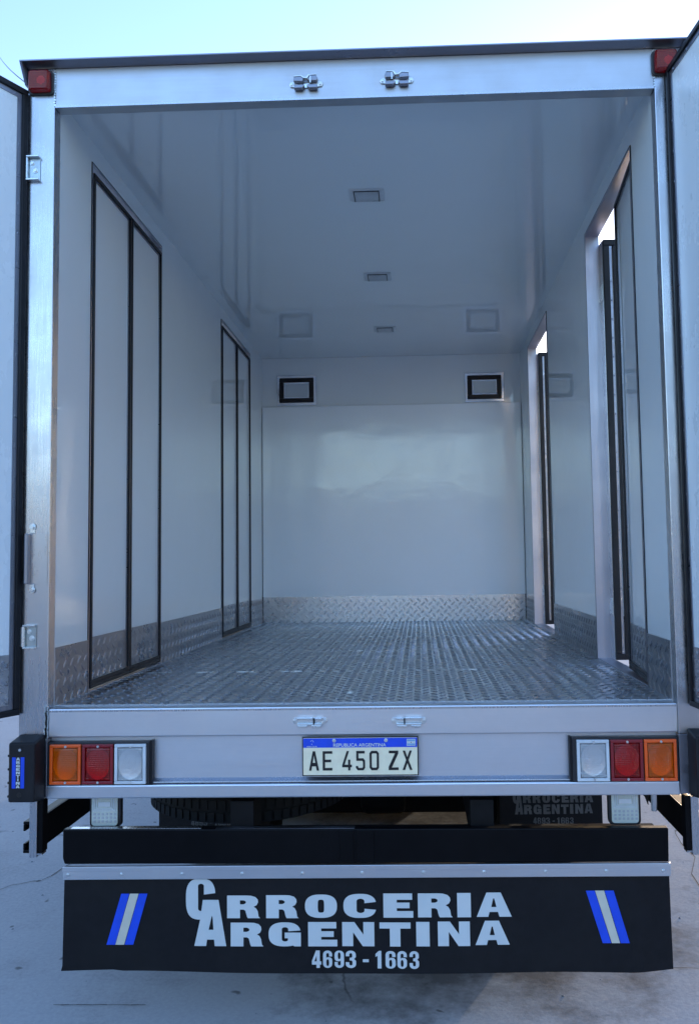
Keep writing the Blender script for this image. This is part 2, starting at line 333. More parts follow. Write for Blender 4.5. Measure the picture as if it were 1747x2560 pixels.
# ---- glyph outlines in a unit box: list of (outline, [holes])
def arc(cx, cy, rx, ry, a0, a1, n=12, e=1.0):
    R = []
    for i in range(n + 1):
        a = radians(a0 + (a1 - a0) * i / n); c, s_ = cos(a), sin(a)
        R.append((cx + rx * math.copysign(abs(c) ** e, c), cy + ry * math.copysign(abs(s_) ** e, s_)))
    return R
def rot180(l): return [(1 - x, 1 - y) for x, y in l]
SIX = [(1, .66), (1, .78)] + arc(.5, .78, .5, .22, 0, 180, 10)[1:] + arc(.5, .22, .5, .22, 180, 360, 10) + [(1, .42)] + arc(.68, .42, .32, .19, 10, 90, 5) + [(.45, .61), (.35, .56), (.35, .78)] + arc(.5, .78, .15, .08, 180, 0, 6)[1:] + [(.65, .66)]
SIXH = arc(.5, .30, .15, .20, 0, 352, 14, .8)
G = {
 'C': ([*arc(.5, .5, .5, .5, 14, 346, 34, .78), (.64, .38), (.64, .30)] + arc(.52, .30, .12, .10, 0, -180, 8)[1:] + arc(.52, .70, .12, .10, 180, 0, 8) + [(.64, .61)], []),
 'O': (arc(.5, .5, .5, .5, 0, 352, 44, .78), [arc(.5, .5, .10, .28, 0, 345, 22, .5)]),
 'G': ([*arc(.5, .5, .5, .5, 14, 295, 30, .78), (.74, .05), (.80, .0), (1, 0), (1, .57), (.50, .57), (.50, .34), (.60, .34), (.60, .28)] + arc(.51, .28, .10, .08, 0, -180, 8)[1:] + arc(.51, .72, .10, .08, 180, 0, 8) + [(.61, .63)], []),
 'E': ([(0, 0), (1, 0), (1, .27), (.45, .27), (.45, .39), (.88, .39), (.88, .62), (.45, .62), (.45, .74), (.97, .74), (.97, 1), (0, 1)], []),
 'I': ([(0, 0), (1, 0), (1, 1), (0, 1)], []),
 '-': ([(0, 0), (1, 0), (1, 1), (0, 1)], []),
 'A': ([(0, 0), (.33, 0), (.37, .20), (.61, .20), (.65, 0), (1, 0), (.70, 1), (.29, 1)], [[(.42, .40), (.57, .40), (.51, .76), (.48, .76)]]),
 'N': ([(0, 0), (.34, 0), (.34, .58), (.64, 0), (1, 0), (1, 1), (.66, 1), (.66, .48), (.38, 1), (0, 1)], []),
 'T': ([(.33, 0), (.67, 0), (.67, .75), (1, .75), (1, 1), (0, 1), (0, .75), (.33, .75)], []),
 'R': ([(0, 0), (.39, 0), (.39, .38), (.50, .38), (.555, .33), (.60, .08), (.63, 0), (1, 0), (.955, .07), (.93, .30), (.88, .43), (.80, .50), (.90, .58), (.94, .70), (.93, .82), (.86, .93), (.72, .99), (.6, 1), (0, 1)],
       [[(.39, .61), (.50, .61), (.56, .65), (.575, .70), (.56, .75), (.50, .79), (.39, .79)]]),
 'c': ([*arc(.5, .5, .5, .5, 10, 300, 32, .70), (.62, .30), (.60, .30), (.60, .26)] + arc(.51, .26, .10, .055, 0, -180, 8)[1:] + arc(.51, .82, .10, .055, 180, 0, 8) + [(.61, .61)], []),
 'a': ([(0, 0), (.37, 0), (.40, .14), (.62, .14), (.64, 0), (1, 0), (.76, 1), (.27, 1), (.18, .56)], [[(.45, .35), (.60, .35), (.575, .62), (.55, .66)]]),
 '4': ([(.48, 0), (.84, 0), (.84, .19), (1, .19), (1, .37), (.84, .37), (.84, 1), (.44, 1), (0, .40), (0, .19), (.48, .19)], [[(.50, .37), (.50, .70), (.26, .37)]]),
 '6': (SIX, [SIXH]), '9': (rot180(SIX), [rot180(SIXH)]),
 '3': ([(0, .68), (0, .78)] + arc(.49, .78, .49, .22, 180, 0, 10)[1:] + [(.98, .63), (.80, .52), (1, .41)] + arc(.5, .22, .5, .22, 0, -180, 10) + [(0, .33), (.35, .33)] + arc(.5, .22, .15, .08, 180, 360, 6) + [(.65, .38), (.56, .44), (.38, .44), (.38, .59), (.55, .59), (.63, .64)] + arc(.49, .78, .14, .08, 0, 180, 6) + [(.35, .68)], []),
 '1': ([(.35, 0), (1, 0), (1, 1), (.58, 1), (0, .82), (0, .66), (.35, .72)], []),
 # slimmer characters of the number plate
 'pA': ([(0, 0), (.22, 0), (.30, .22), (.70, .22), (.78, 0), (1, 0), (.62, 1), (.38, 1)], [[(.36, .40), (.64, .40), (.5, .80)]]),
 'pE': ([(0, 0), (1, 0), (1, .13), (.24, .13), (.24, .43), (.88, .43), (.88, .56), (.24, .56), (.24, .87), (1, .87), (1, 1), (0, 1)], []),
 'p4': ([(.62, 0), (.84, 0), (.84, .16), (1, .16), (1, .29), (.84, .29), (.84, .55), (.62, .55), (.62, .29), (.24, .29), (.72, 1), (.48, 1), (0, .27), (0, .16), (.62, .16)], []),
 'p5': ([(0, .22), (.22, .22), (.24, .15), (.32, .12), (.68, .12), (.76, .17), (.76, .44), (.68, .49), (.05, .49), (.05, 1), (.95, 1), (.95, .87), (.28, .87), (.28, .62), (.80, .62), (.98, .50), (.98, .12), (.80, 0), (.20, 0), (0, .12)], []),
 'p0': ([(.2, 0), (.8, 0), (1, .12), (1, .88), (.8, 1), (.2, 1), (0, .88), (0, .12)], [[(.30, .13), (.70, .13), (.77, .18), (.77, .82), (.70, .87), (.30, .87), (.23, .82), (.23, .18)]]),
 'pZ': ([(0, 0), (1, 0), (1, .13), (.32, .13), (.98, .85), (.98, 1), (.04, 1), (.04, .87), (.66, .87), (0, .15)], []),
 'pX': ([(0, 0), (.24, 0), (.5, .36), (.76, 0), (1, 0), (.63, .51), (.97, 1), (.74, 1), (.5, .66), (.26, 1), (.03, 1), (.37, .51)], []),
}
def lettering(items, y, depth, name, mat, parent, T=None):
    """items: (glyph, x0, x1, z0, z1). Flat solid letters standing on the plane y, facing -y."""
    cu = bpy.data.curves.new(name, 'CURVE'); cu.dimensions = '2D'; cu.fill_mode = 'BOTH'; cu.extrude = depth / 2
    for g, x0, x1, z0, z1 in items:
        o, holes = G[g]
        for loop in [o] + holes:
            sp = cu.splines.new('POLY'); sp.points.add(len(loop) - 1); sp.use_cyclic_u = True
            for k, (u, v) in enumerate(loop):
                sp.points[k].co = (x0 + u * (x1 - x0), z0 + v * (z1 - z0), 0, 1)
    tmp = bpy.data.objects.new('tmp', cu); COL.objects.link(tmp)
    me = bpy.data.meshes.new_from_object(tmp.evaluated_get(bpy.context.evaluated_depsgraph_get()))
    bpy.data.objects.remove(tmp); bpy.data.curves.remove(cu)
    for v in me.vertices:
        x, z, d = v.co; p = (x, y - depth / 2 - d, z); v.co = T(*p) if T else p
    me.name = name; me.materials.clear()
    return put(me, name, mat, parent)
def text(body, x0, x1, z0, z1, y, name, mat, parent, bold=.0):
    cu = bpy.data.curves.new(name, 'FONT'); cu.body = body; cu.size = 1; cu.extrude = .02; cu.offset = bold
    tmp = bpy.data.objects.new('tmp', cu); COL.objects.link(tmp)
    me = bpy.data.meshes.new_from_object(tmp.evaluated_get(bpy.context.evaluated_depsgraph_get()))
    bpy.data.objects.remove(tmp); bpy.data.curves.remove(cu)
    xs = [v.co.x for v in me.vertices]; ys = [v.co.y for v in me.vertices]
    for v in me.vertices:
        x, z, d = v.co
        v.co = (x0 + (x - min(xs)) / (max(xs) - min(xs)) * (x1 - x0), y - (d + .02) * .02, z0 + (z - min(ys)) / (max(ys) - min(ys)) * (z1 - z0))
    me.name = name; me.materials.clear()
    return put(me, name, mat, parent)

# ---------------------------------------------------------------- setting
GZ = -1.10
g = MB()
n = 24
xs = [-900, -200, -60, -20] + [-8 + i for i in range(17)] + [20, 60, 200, 900]
for i in range(len(xs) - 1):
    for j in range(len(xs) - 1):
        g.raw([(xs[i], xs[j], GZ), (xs[i + 1], xs[j], GZ), (xs[i + 1], xs[j + 1], GZ), (xs[i], xs[j + 1], GZ)], [(0, 1, 2, 3)])
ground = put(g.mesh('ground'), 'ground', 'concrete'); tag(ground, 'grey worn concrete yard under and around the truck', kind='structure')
def strip(pts, wd, z, name, mat):
    m = MB()
    for k in range(len(pts) - 1):
        a, b = Vector(pts[k]), Vector(pts[k + 1]); d = (b - a).normalized(); nn = Vector((-d.y, d.x)) * wd * random.uniform(.15, .38)
        m.raw([(*(a - nn), z), (*(b - nn), z), (*(b + nn), z), (*(a + nn), z)], [(0, 1, 2, 3)])
    return part(m, name, mat, ground)
def wander(a, b, n, amp):
    return [(a[0] + (b[0] - a[0]) * i / n + random.uniform(-amp, amp), a[1] + (b[1] - a[1]) * i / n + random.uniform(-amp, amp)) for i in range(n + 1)]
strip(wander((-1.14, .193), (-.80, .193), 12, .002), .007, GZ + .003, 'crack', 'crack')
strip(wander((-2.2, 1.1), (-1.75, 1.35), 9, .02) + wander((-1.75, 1.35), (-1.55, 2.1), 9, .03), .009, GZ + .003, 'crack', 'crack')
strip(wander((1.0, .47), (2.2, .44), 16, .008), .008, GZ + .003, 'crack', 'crack')
strip(wander((-2.6, .75), (-1.95, .92), 9, .015), .007, GZ + .003, 'crack', 'crack')
strip(wander((-1.45, 3.2), (-1.9, 5.5), 14, .05), .014, GZ + .003, 'crack', 'crack')
strip(wander((1.5, .9), (1.9, 3.5), 14, .04), .009, GZ + .003, 'crack', 'crack')
pb = MB()
for k in range(170):
    x = random.uniform(-2.6, 2.4); y = random.uniform(-.1, 3.2); r = random.choice((.002, .003, .003, .004, .006)); a = random.uniform(0, 6)
    P = [(x + r * cos(a + q * 1.26) * random.uniform(.7, 1.3), y + r * sin(a + q * 1.26) * random.uniform(.7, 1.3), GZ) for q in range(5)]
    pb.raw(P + [(x, y, GZ + r * random.uniform(.5, .9))], [(q, (q + 1) % 5, 5) for q in range(5)])
o = part(pb, 'pebble', 'plaster', ground, stuff=True)

# ---------------------------------------------------------------- the truck
truck = bpy.data.objects.new('box_truck', None); COL.objects.link(truck); truck.location = (0, 1.9, GZ)
tag(truck, 'white and aluminium box truck seen from behind with its rear doors wide open', 'truck')
AL, AR, L, HC, ZD = -1.0874, 1.0874, 3.976, 2.225, 2.13
WT = .062                                                   # wall thickness
D1, D2 = (.347, 1.240), (2.532, 3.455)
# side walls with two door openings each
us = [.05, D1[0], D1[1], D2[0], D2[1], L]; zs = [-.004, ZD, HC]
for sx, a in ((-1, AL), (1, AR)):
    lab = ('left' if sx < 0 else 'right')
    T = lambda u, v, z, sx=sx, a=a: (a + sx * v, u, z)
    wall = part(MB(T).holed(us, zs, lambda i, j: j == 0 and i in (1, 3), 0, WT), 'side_wall', 'frp', truck,
                label=('left wall with both pairs of inner doors closed' if sx < 0 else 'right wall whose inner doors stand open'))
    for d0, d1 in (D1, D2):                                 # lining of the door opening
        f = MB(T)
        f.box(d0, d0 + .004, -.003, WT + .004, 0, ZD - .004); f.box(d1 - .004, d1, -.003, WT + .004, 0, ZD - .004)
        f.box(d0, d1, -.003, WT + .004, ZD - .004, ZD)
        f.box(d0 - .006, d0, -.003, .0, 0, ZD); f.box(d1, d1 + .006, -.003, .0, 0, ZD); f.box(d0 - .006, d1 + .006, -.003, 0, ZD, ZD + .006)
        f.box(d0, d1, .0, WT + .004, -.02, .004)
        part(f, 'door_frame', 'alu_dull', wall)
        e = MB(T)
        for q in (d0 - .008, d1 + .006): e.box(q, q + .002, -.0035, .001, .0, ZD + .006)
        e.box(d0 - .008, d1 + .008, -.0035, .001, ZD + .006, ZD + .009)
        part(e, 'seal', 'rubber', wall)
    for d0, d1 in ((.052, D1[0] - .009), (D1[1] + .009, D2[0] - .009), (D2[1] + .009, L - .004)):
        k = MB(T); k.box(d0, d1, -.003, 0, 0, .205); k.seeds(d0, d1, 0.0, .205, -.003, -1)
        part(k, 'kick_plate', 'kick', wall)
ceil_ = part(MB().box(AL - WT, AR + WT, .055, L + .06, HC, HC + .06), 'ceiling', 'frp_ceiling', truck)
end = part(MB().box(AL - WT, AR + WT, L, L + .06, -.004, HC - .001), 'front_wall', 'frp', truck)
part(MB().box(AL + .004, AR - .004, L - .028, L - .0005, .03, 1.805), 'lower_panel', 'frp_end', end, bevel=.004)
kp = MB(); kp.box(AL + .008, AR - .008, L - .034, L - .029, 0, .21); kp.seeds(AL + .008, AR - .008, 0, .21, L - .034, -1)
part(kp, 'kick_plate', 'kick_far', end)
part(MB().box(AL, AL + .008, L - .036, L - .029, 0, .212).box(AR - .008, AR, L - .036, L - .029, 0, .212), 'corner_trim', 'rubber', end)

# floor: five tread sheets with raised pattern
seams = [.055, .91, 1.735, 2.585, 3.47, L]
fl = part(MB().box(AL, AR, .04, L, -.05, -.004), 'cargo_floor', 'alu_matt', truck)
for i in range(5):
    f = MB(); f.box(AL, AR, seams[i] + .0012, seams[i + 1] - .0012, -.004, 0)
    f.seeds(AL + .002, AR - .002, seams[i] + .003, seams[i + 1] - .003, 0, 1, plane='xy')
    part(f, 'tread_plate', 'tread', fl)
sj = MB()
for i, y in enumerate(seams[1:4]):
    x = AL
    while x < AR - .05:
        ln = random.uniform(.02, .12)
        if random.random() < (.7 if x < -.35 and i == 0 else .03): sj.box(x, min(x + ln, AR), y - .0013, y + .0013, 0, .0010)
        x += ln + .01
part(sj, 'weld_seam', 'zinc', fl)
sb = MB(); x = AL
while x < AR - .02:
    ln = random.uniform(.015, .09); sb.box(x, min(x + ln, AR), .048, .053 + random.uniform(0, .003), 0, .0035); x += ln + random.uniform(.001, .004)
part(sb, 'edge_sealant', 'sealant', fl, bevel=.001)

# ceiling lamps
for x0, x1, y0, y1 in ((-.083, .080, .84, .97), (-.088, .073, 1.955, 2.09), (-.090, .070, 3.09, 3.22)):
    lm = part(MB().box(x0, x1, y0, y1, HC - .006, HC), 'ceiling_lamp', 'lamp_bezel', truck, bevel=.002)
    part(MB().box(x0 + .026, x1 - .026, y0 + .016, y1 - .016, HC - .013, HC - .0061), 'diffuser', 'lamp_off', lm, bevel=.003)
    r = MB()
    r.ring(x0 + .021, x1 - .021, y0 + .010, y1 - .010, .0045, HC - .009, HC - .0061)
    r.v = [(a, c, b) for a, b, c in r.v]
    part(r, 'bezel_gap', 'housing', lm)
    sc = MB()
    for a in (x0 + .010, x1 - .010):
        for b in (y0 + .012, y1 - .012): sc.cyl((a, b), .004, HC - .0085, HC - .0061, 'z', 8)
    part(sc, 'screw', 'zinc', lm)
# vents in the upper part of the front wall
for x0, x1, z0, z1 in ((-.962, -.628, 1.820, 2.075), (.622, .950, 1.818, 2.064)):
    v = part(MB().ring(x0, x1, z0, z1, .024, L - .012, L - .0005), 'window', 'chrome', truck, bevel=.003, label='small framed window high on the front wall')
    part(MB().ring(x0 + .024, x1 - .024, z0 + .024, z1 - .024, .036, L - .020, L - .0005), 'inner_gasket', 'rubber', v, bevel=.004)
    part(MB().ring(x0 + .060, x1 - .060, z0 + .060, z1 - .060, .010, L - .016, L - .0005), 'inner_frame', 'chrome', v, bevel=.002)
    part(MB().box(x0 + .070, x1 - .070, L - .006, L - .0006, z0 + .070, z1 - .070), 'pane', 'pane', v)

# rear frame
post = MB().box(-1.19, -1.0875, 0, .052, -.106, 2.322)
pl = part(post, 'corner_post', 'alu', truck, bevel=.003, label='left corner post with bolted hinge leaves')
post = MB().box(1.0875, 1.19, 0, .052, -.106, 2.322)
pr = part(post, 'corner_post', 'alu', truck, bevel=.003, label='right corner post')
hd = part(MB().box(-1.0865, 1.0865, .001, .051, 2.172, 2.322), 'header_beam', 'alu_matt', truck, bevel=.003)
part(MB().box(-1.0865, 1.0865, -.0010, .0011, 2.1725, 2.180), 'lip', 'alu', hd)
# weld lines between header and posts
wl = MB()
for sx in (-1, 1):
    for k in range(14): wl.cyl((sx * 1.087 + random.uniform(-.0008, .0008), 2.182 + k * .0100), random.uniform(.0028, .0042), -.0018, .004, 'y', 7)
part(wl, 'weld_bead', 'zinc', hd)
part(MB().prism([(-.046, 2.326), (.0, 2.3225), (L + .09, 2.3225), (L + .09, 2.330), (-.046, 2.3305)], -1.200, 1.200, 'x'), 'roof_cap', 'trim', truck, label='projecting roof edge forming a rain lip')
gus = MB()
for sx in (-1, 1):
    a, b = sorted((sx * 1.1915, sx * 1.2))
    gus.prism([(-.045, 2.3255), (0, 2.262), (.06, 2.262), (.06, 2.3255)], a, b, 'x')
part(gus, 'rain_lip_end', 'trim', truck)
part(MB().box(AL - WT, AR + WT, .053, L + .06, HC + .061, 2.322), 'roof', 'frp_outer', truck)
# sill, recess panel, lower beam
sl = part(MB().box(-1.086, 1.087, .0, .046, -.1005, -.002), 'sill_beam', 'alu_h', truck, bevel=.0045)
part(MB().box(-1.086, 1.087, -.0008, .001, -.0135, -.0075), 'lip', 'alu', sl)
cl = MB()
for k in range(22):
    cl.cyl((-1.090 + random.uniform(-.003, .003), -.102 + k * .0052), random.uniform(.006, .009), -.006, .004, 'y', 8, r2=.004)
part(cl, 'sealant_bead', 'sealant', sl, bevel=.0015)
part(MB().box(-1.086, 1.087, .030, .046, -.262, -.1015), 'number_plate_panel', 'alu_panel', truck)
part(MB().prism([(.0295, -.262), (.012, -.262), (.012, -.2575), (.0295, -.2475)], -1.086, 1.087, 'x'), 'drip_ledge', 'alu', truck, bevel=.001)
part(MB().box(-1.090, 1.088, .0, .05, -.310, -.2640), 'lower_beam', 'alu_h', truck, bevel=.005)
br = MB()
for sx in (-1, 1):
    a, b = sorted((sx * 1.0875, sx * 1.12)); br.box(a, b, .0005, .05, -.306, -.1065)
part(br, 'post_foot', 'trim', truck, bevel=.002)

# bolts
def bolt(parent, x, z, y, r=.008, h=.005):
    b = MB(); b.cyl((x, z), r * 1.45, y - .0015, y, 'y', 14); b.cyl((x, z), r, y - h, y - .0015, 'y', 6)
    return part(b, 'bolt', 'zinc', parent, bevel=.0008)

# keepers of the door latches
def keeper(cx, cz, flip, up):
    """plate with two side ears; folded lugs top and bottom that hold the cam"""
    f = -1 if flip else 1
    T = lambda x, y, z: (cx + f * x, y, cz + up * z)
    hw = .061
    pl_ = [(-hw, .0), (-hw + .004, .009), (-hw + .016, .010), (-.040, .004), (-.010, .001), (.010, .004), (.018, .002), (.038, .004), (hw - .016, .010), (hw - .004, .009), (hw, 0),
           (hw - .004, -.009), (hw - .016, -.010), (.040, -.011), (.012, -.011), (.0, -.014), (-.012, -.011), (-.040, -.011), (-hw + .016, -.010), (-hw + .004, -.009)]
    k = MB(T).prism(pl_, -.005, -.0015, 'y')
    o = part(k, 'latch_keeper', 'zinc', truck, bevel=.0008)
    m = MB(T)
    m.prism([(-.042, -.010), (-.005, -.010), (-.013, -.010), (-.005, -.014), (-.014, -.0225), (-.042, -.0225)][0:2] + [(-.005, -.014), (-.012, -.0235), (-.042, -.0235)], -.022, -.004, 'y')
    m.prism([(.006, -.010), (.042, -.010), (.042, -.0235), (.012, -.0235), (.004, -.015)], -.022, -.004, 'y')
    part(m, 'lug', 'trim', o, bevel=.002)
    m = MB(T)
    m.prism([(-.044, .004), (-.010, .002), (-.008, .014), (-.018, .022), (-.042, .020)], -.020, -.004, 'y')
    m.prism([(.012, .004), (.040, .004), (.044, .012), (.038, .025), (.016, .024), (.006, .012)], -.020, -.004, 'y')
    part(m, 'lug', 'trim', o, bevel=.002)
    m = MB(T)
    m.prism([(-.043, .020), (-.018, .022), (-.008, .014), (.006, .0125), (.014, .0245), (.038, .0255), (.038, .0285), (.010, .028), (.002, .017), (-.006, .018), (-.016, .026), (-.043, .024)], -.021, -.003, 'y')
    m.box(.0155, .0195, -.021, -.0195, -.004, .023)
    part(m, 'rim', 'zinc', o, bevel=.0006)
    for s_ in (-1, 1): bolt(o, cx + s_ * (hw - .009), cz, -.005, .005, .004)
    return o
keeper(-.1635, 2.228, False, 1); keeper(.1655, 2.231, True, 1)
def sill_keeper(cx, cz, flip):
    f = -1 if flip else 1
    T = lambda x, y, z: (cx + f * x, y, cz + z)
    hw = .060
    ears = [(-hw, 0), (-hw + .004, .010), (-hw + .016, .011), (hw - .016, .011), (hw - .004, .010), (hw, 0), (hw - .004, -.010), (hw - .016, -.011), (-hw + .016, -.011), (-hw + .004, -.010)]
    o = part(MB(T).prism(ears, -.004, -.0006, 'y'), 'latch_keeper', 'zinc', truck, bevel=.0008)
    m = MB(T)
    m.box(-.043, .043, -.022, -.0041, -.012, -.006)
    m.box(-.043, .012, -.021, -.0041, .008, .013); m.box(.019, .043, -.021, -.0041, .006, .012)
    m.prism([(-.042, -.012), (-.006, -.012), (-.012, -.020), (-.038, -.020)], -.023, -.010, 'y')
    m.prism([(.006, -.012), (.042, -.012), (.036, -.021), (.010, -.021)], -.023, -.010, 'y')
    m.box(-.040, .040, -.010, -.0041, -.006, .008)
    part(m, 'lug', 'zinc', o, bevel=.0015)
    part(MB(T).box(.013, .017, -.023, -.0101, -.010, .010), 'slot', 'rubber', o)
    for s_ in (-1, 1): bolt(o, cx + s_ * (hw - .009), cz, -.004, .005, .004)
    return o
sill_keeper(-.169, -.050, False); sill_keeper(.172, -.052, True)

# marker lamps in the top corners
for cx, cz, lab in ((-1.137, 2.264, 'red marker lamp on the left top corner'), (1.125, 2.262, 'red marker lamp on the right top corner')):
    def rr(hx, hz, r, n=5):
        P = []
        for ax, az, a0 in ((hx - r, hz - r, 0), (-hx + r, hz - r, 90), (-hx + r, -hz + r, 180), (hx - r, -hz + r, 270)):
            for k in range(n + 1):
                a = radians(a0 + 90 * k / n); P.append((cx + ax + r * cos(a), cz + az + r * sin(a)))
        return P
    o = part(MB().prism(rr(.047, .045, .014), -.010, -.0005, 'y'), 'marker_lamp', 'housing', truck, bevel=.002, label=lab)
    q = rr(.039, .039, .010); m = MB()
    ins = [(cx + (x - cx) * .86, cz + (z - cz) * .86) for x, z in q]; nq = len(q)
    m.raw([(x, -.0101, z) for x, z in q] + [(x, -.026, z) for x, z in q] + [(x, -.034, z) for x, z in ins],
          [tuple(range(nq))] + [(i, (i + 1) % nq, nq + (i + 1) % nq, nq + i) for i in range(nq)] + [(nq + i, nq + (i + 1) % nq, 2 * nq + (i + 1) % nq, 2 * nq + i) for i in range(nq)] + [tuple(range(2 * nq, 3 * nq))])
    part(m, 'lens', 'marker', o, bevel=.002)
    rf = MB(); rf.cyl((cx + .008, cz), .016, -.022, -.0103, 'y', 12, r2=.010); part(rf, 'bulb_holder', 'reflector', o)

# hinges and pull handle on the left post
def hinge_leaf(x0, x1, z0, z1, parent):
    o = part(MB().box(x0, x1, -.004, -.0006, z0 + .006, z1 - .006), 'hinge', 'zinc_dull', parent, bevel=.001)
    m = MB(); m.box(x0, x1, -.020, -.0006, z1 - .0058, z1); m.box(x0, x1, -.020, -.0006, z0, z0 + .0058); m.cyl((x0 - .001, -.012), .008, z0 + .0065, z1 - .0065, 'z', 12)
    part(m, 'knuckle', 'zinc', o, bevel=.001)
    bolt(o, x0 + .018, z1 - .024, -.004, .006); bolt(o, (x0 + x1) / 2 + .006, (z0 + z1) / 2 - .006, -.004, .007)
hinge_leaf(-1.184, -1.137, 1.895, 1.987, pl); hinge_leaf(-1.172, -1.129, .209, .292, pl)
h = part(MB().box(-1.1835, -1.094, -.0025, -.0006, .434, .612), 'handle_plate', 'alu', pl, bevel=.0006)
m = MB()
m.prism([(-1.170, -.0026), (-1.170, -.024), (-1.162, -.030), (-1.154, -.024), (-1.154, -.0026)], .436, .611, 'z')
part(m, 'grip', 'trim', h, bevel=.002)
m = MB()
for z0, z1 in ((.6125, .640), (.408, .4335)): m.box(-1.158, -1.139, -.004, -.0006, z0, z1)
part(m, 'tab', 'zinc', h, bevel=.002)
bolt(h, -1.148, .636, -.004, .0085, .007); bolt(h, -1.147, .414, -.004, .0085, .007)

# ---------------------------------------------------------------- doors
def leaf(name, org, d, nrm, wd, z0, z1, th, ktop, label, parent, lower=.0, hinges=(1.82, .26), gw=.018, sw=.014, hinge_hw=True, mat='frp', rod=False, rp=.095, bot=.0, band2=.0):
    """org: hinge-side corner of the inner face; d: towards the free edge; nrm: from inner face to outer face."""
    d = Vector((*d, 0)).normalized(); nrm = Vector((*nrm, 0)).normalized(); og = Vector((*org, 0))
    T = lambda u, v, z: tuple(og + d * u + nrm * v + Vector((0, 0, z)))
    o = part(MB(T).box(.010, wd - .010, 0, th - .003, z0 + .010, z1 - .010), name, mat, parent, label=label)
    f = MB(T); f.ring(0, wd, z0, z1, .0095, .012, th)
    part(f, 'edge_frame', 'alu', o, bevel=.002)
    gk = MB(T)
    gk.ring(.001, wd - .001, z0 + .001, z1 - .001, gw, -.012, -.0005)
    gk.ring(.001, wd - .001, z0 + .001, z1 - .001, .0085, -.0005, .0118)
    if bot: gk.box(.004, wd - .004, -.010, -.0036, z0 + gw, z0 + bot)
    if band2: gk.box(gw + sw + .004, gw + sw + .004 + band2, -.010, -.0036, z0 + gw, z1 - gw)
    part(gk, 'gasket', 'rubber', o, bevel=.003)
    s = MB(T); a = gw + .001
    s.ring(a, wd - a, z0 + a, z1 - a, sw, -.0035, -.0005)
    nz = int((z1 - z0 - .1) / rp)
    for k in range(nz):
        z = z0 + .06 + k * rp
        for u in (a + sw / 2, wd - a - sw / 2):
            s.raw([(u - .0035, -.0034, z - .0035), (u + .0035, -.0034, z - .0035), (u + .0035, -.0034, z + .0035), (u - .0035, -.0034, z + .0035), (u, -.0062, z)], [(0, 1, 4), (1, 2, 4), (2, 3, 4), (3, 0, 4)])
    nx = int((wd - .1) / rp)
    for k in range(nx + 1):
        u = .05 + k * rp
        for z in (z0 + a + sw / 2, z1 - a - sw / 2):
            s.raw([(u - .0035, -.0034, z - .0035), (u + .0035, -.0034, z - .0035), (u + .0035, -.0034, z + .0035), (u - .0035, -.0034, z + .0035), (u, -.0062, z)], [(0, 1, 4), (1, 2, 4), (2, 3, 4), (3, 0, 4)])
    part(s, 'rivet_strip', 'trim', o)
    b = a + sw + .001
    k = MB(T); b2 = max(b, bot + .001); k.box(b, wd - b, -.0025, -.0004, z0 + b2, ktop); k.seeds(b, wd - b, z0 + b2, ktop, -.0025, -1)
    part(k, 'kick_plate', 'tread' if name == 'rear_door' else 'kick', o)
    if hinge_hw:
        for z in hinges:
            m = MB(T); m.cyl((-.010, th - .004), .009, z - .045, z + .045, 'z', 12); m.cyl((-.010, th - .004), .006, z - .060, z - .045, 'z', 10)
            m.box(-.002, .05, th, th + .004, z - .038, z + .038); m.box(-.0035, -.0002, .012, th, z - .040, z + .040)
            part(m, 'hinge', 'zinc', o, bevel=.0015)
    if rod:
        m = MB(T); m.cyl((.020, th + .016), .007, z0 + .02, z1 - .02, 'z', 10)
        for z in (z0 + .12, .62, 1.15, z1 - .12): m.box(.006, .034, th, th + .024, z - .014, z + .014)
        m.box(.004, .040, th, th + .03, .78, .90)
        part(m, 'lock_rod', 'zinc', o, bevel=.001)
    return o
# rear doors, folded outward
c, s_ = cos(radians(28)), sin(radians(28))
leaf('rear_door', (-1.1885, -.006), (-s_, -c), (-c, s_), 1.10, -.020, 2.234, .072, .192, 'left rear door folded outward past square', truck, hinges=(1.94, .25), gw=.022, sw=.017, mat='frp_outer', rod=False, rp=.110)
c, s_ = cos(radians(5.8)), sin(radians(5.8))
leaf('rear_door', (1.1345, -.010), (s_, -c), (c, s_), 1.10, -.010, 2.234, .072, .192, 'right rear door standing square to the frame', truck, hinges=(1.94, .25), gw=.018, sw=.016, mat='frp_outer', rp=.110)
# inner side doors: a pair of leaves in each opening
ZL0, ZL1, LT = .012, ZD - .030, .052
for (d0, d1), nm in ((D1, 'rear pair'), (D2, 'front pair')):
    hwid = (d1 - d0 - .016) / 2; mid = (d0 + d1) / 2
    x = AL - .003
    leaf('side_door', (x, d0 + .006), (0, 1), (-1, 0), hwid, ZL0, ZL1, LT, .212, 'closed near leaf of the left %s' % nm, truck, hinge_hw=False, gw=.016, sw=.009, bot=.034)
    leaf('side_door', (x, d1 - .006), (0, -1), (-1, 0), hwid, ZL0, ZL1, LT, .212, 'closed far leaf of the left %s' % nm, truck, hinge_hw=False, gw=.016, sw=.009, bot=.034)
XA, XB = AR + .068, AR + .068
hw1 = (D1[1] - D1[0] - .016) / 2
a = radians(5)
leaf('side_door', (AR + .010, D1[0] + .006), (sin(a), cos(a)), (cos(a), -sin(a)), hw1, ZL0, ZL1 - .01, LT, .212, 'near leaf of the right rear pair, slightly ajar', truck, hinge_hw=False, gw=.016, sw=.009, bot=.034)
leaf('side_door', (XA, D1[1] - .070), (1, .03), (-.03, 1), hw1, ZL0 - .01, ZL1 - .020, .105, .212, 'far leaf of the right rear pair, open square to the wall', truck, gw=.030, sw=.012, band2=.026, rod=False)
hw2 = (D2[1] - D2[0] - .016) / 2
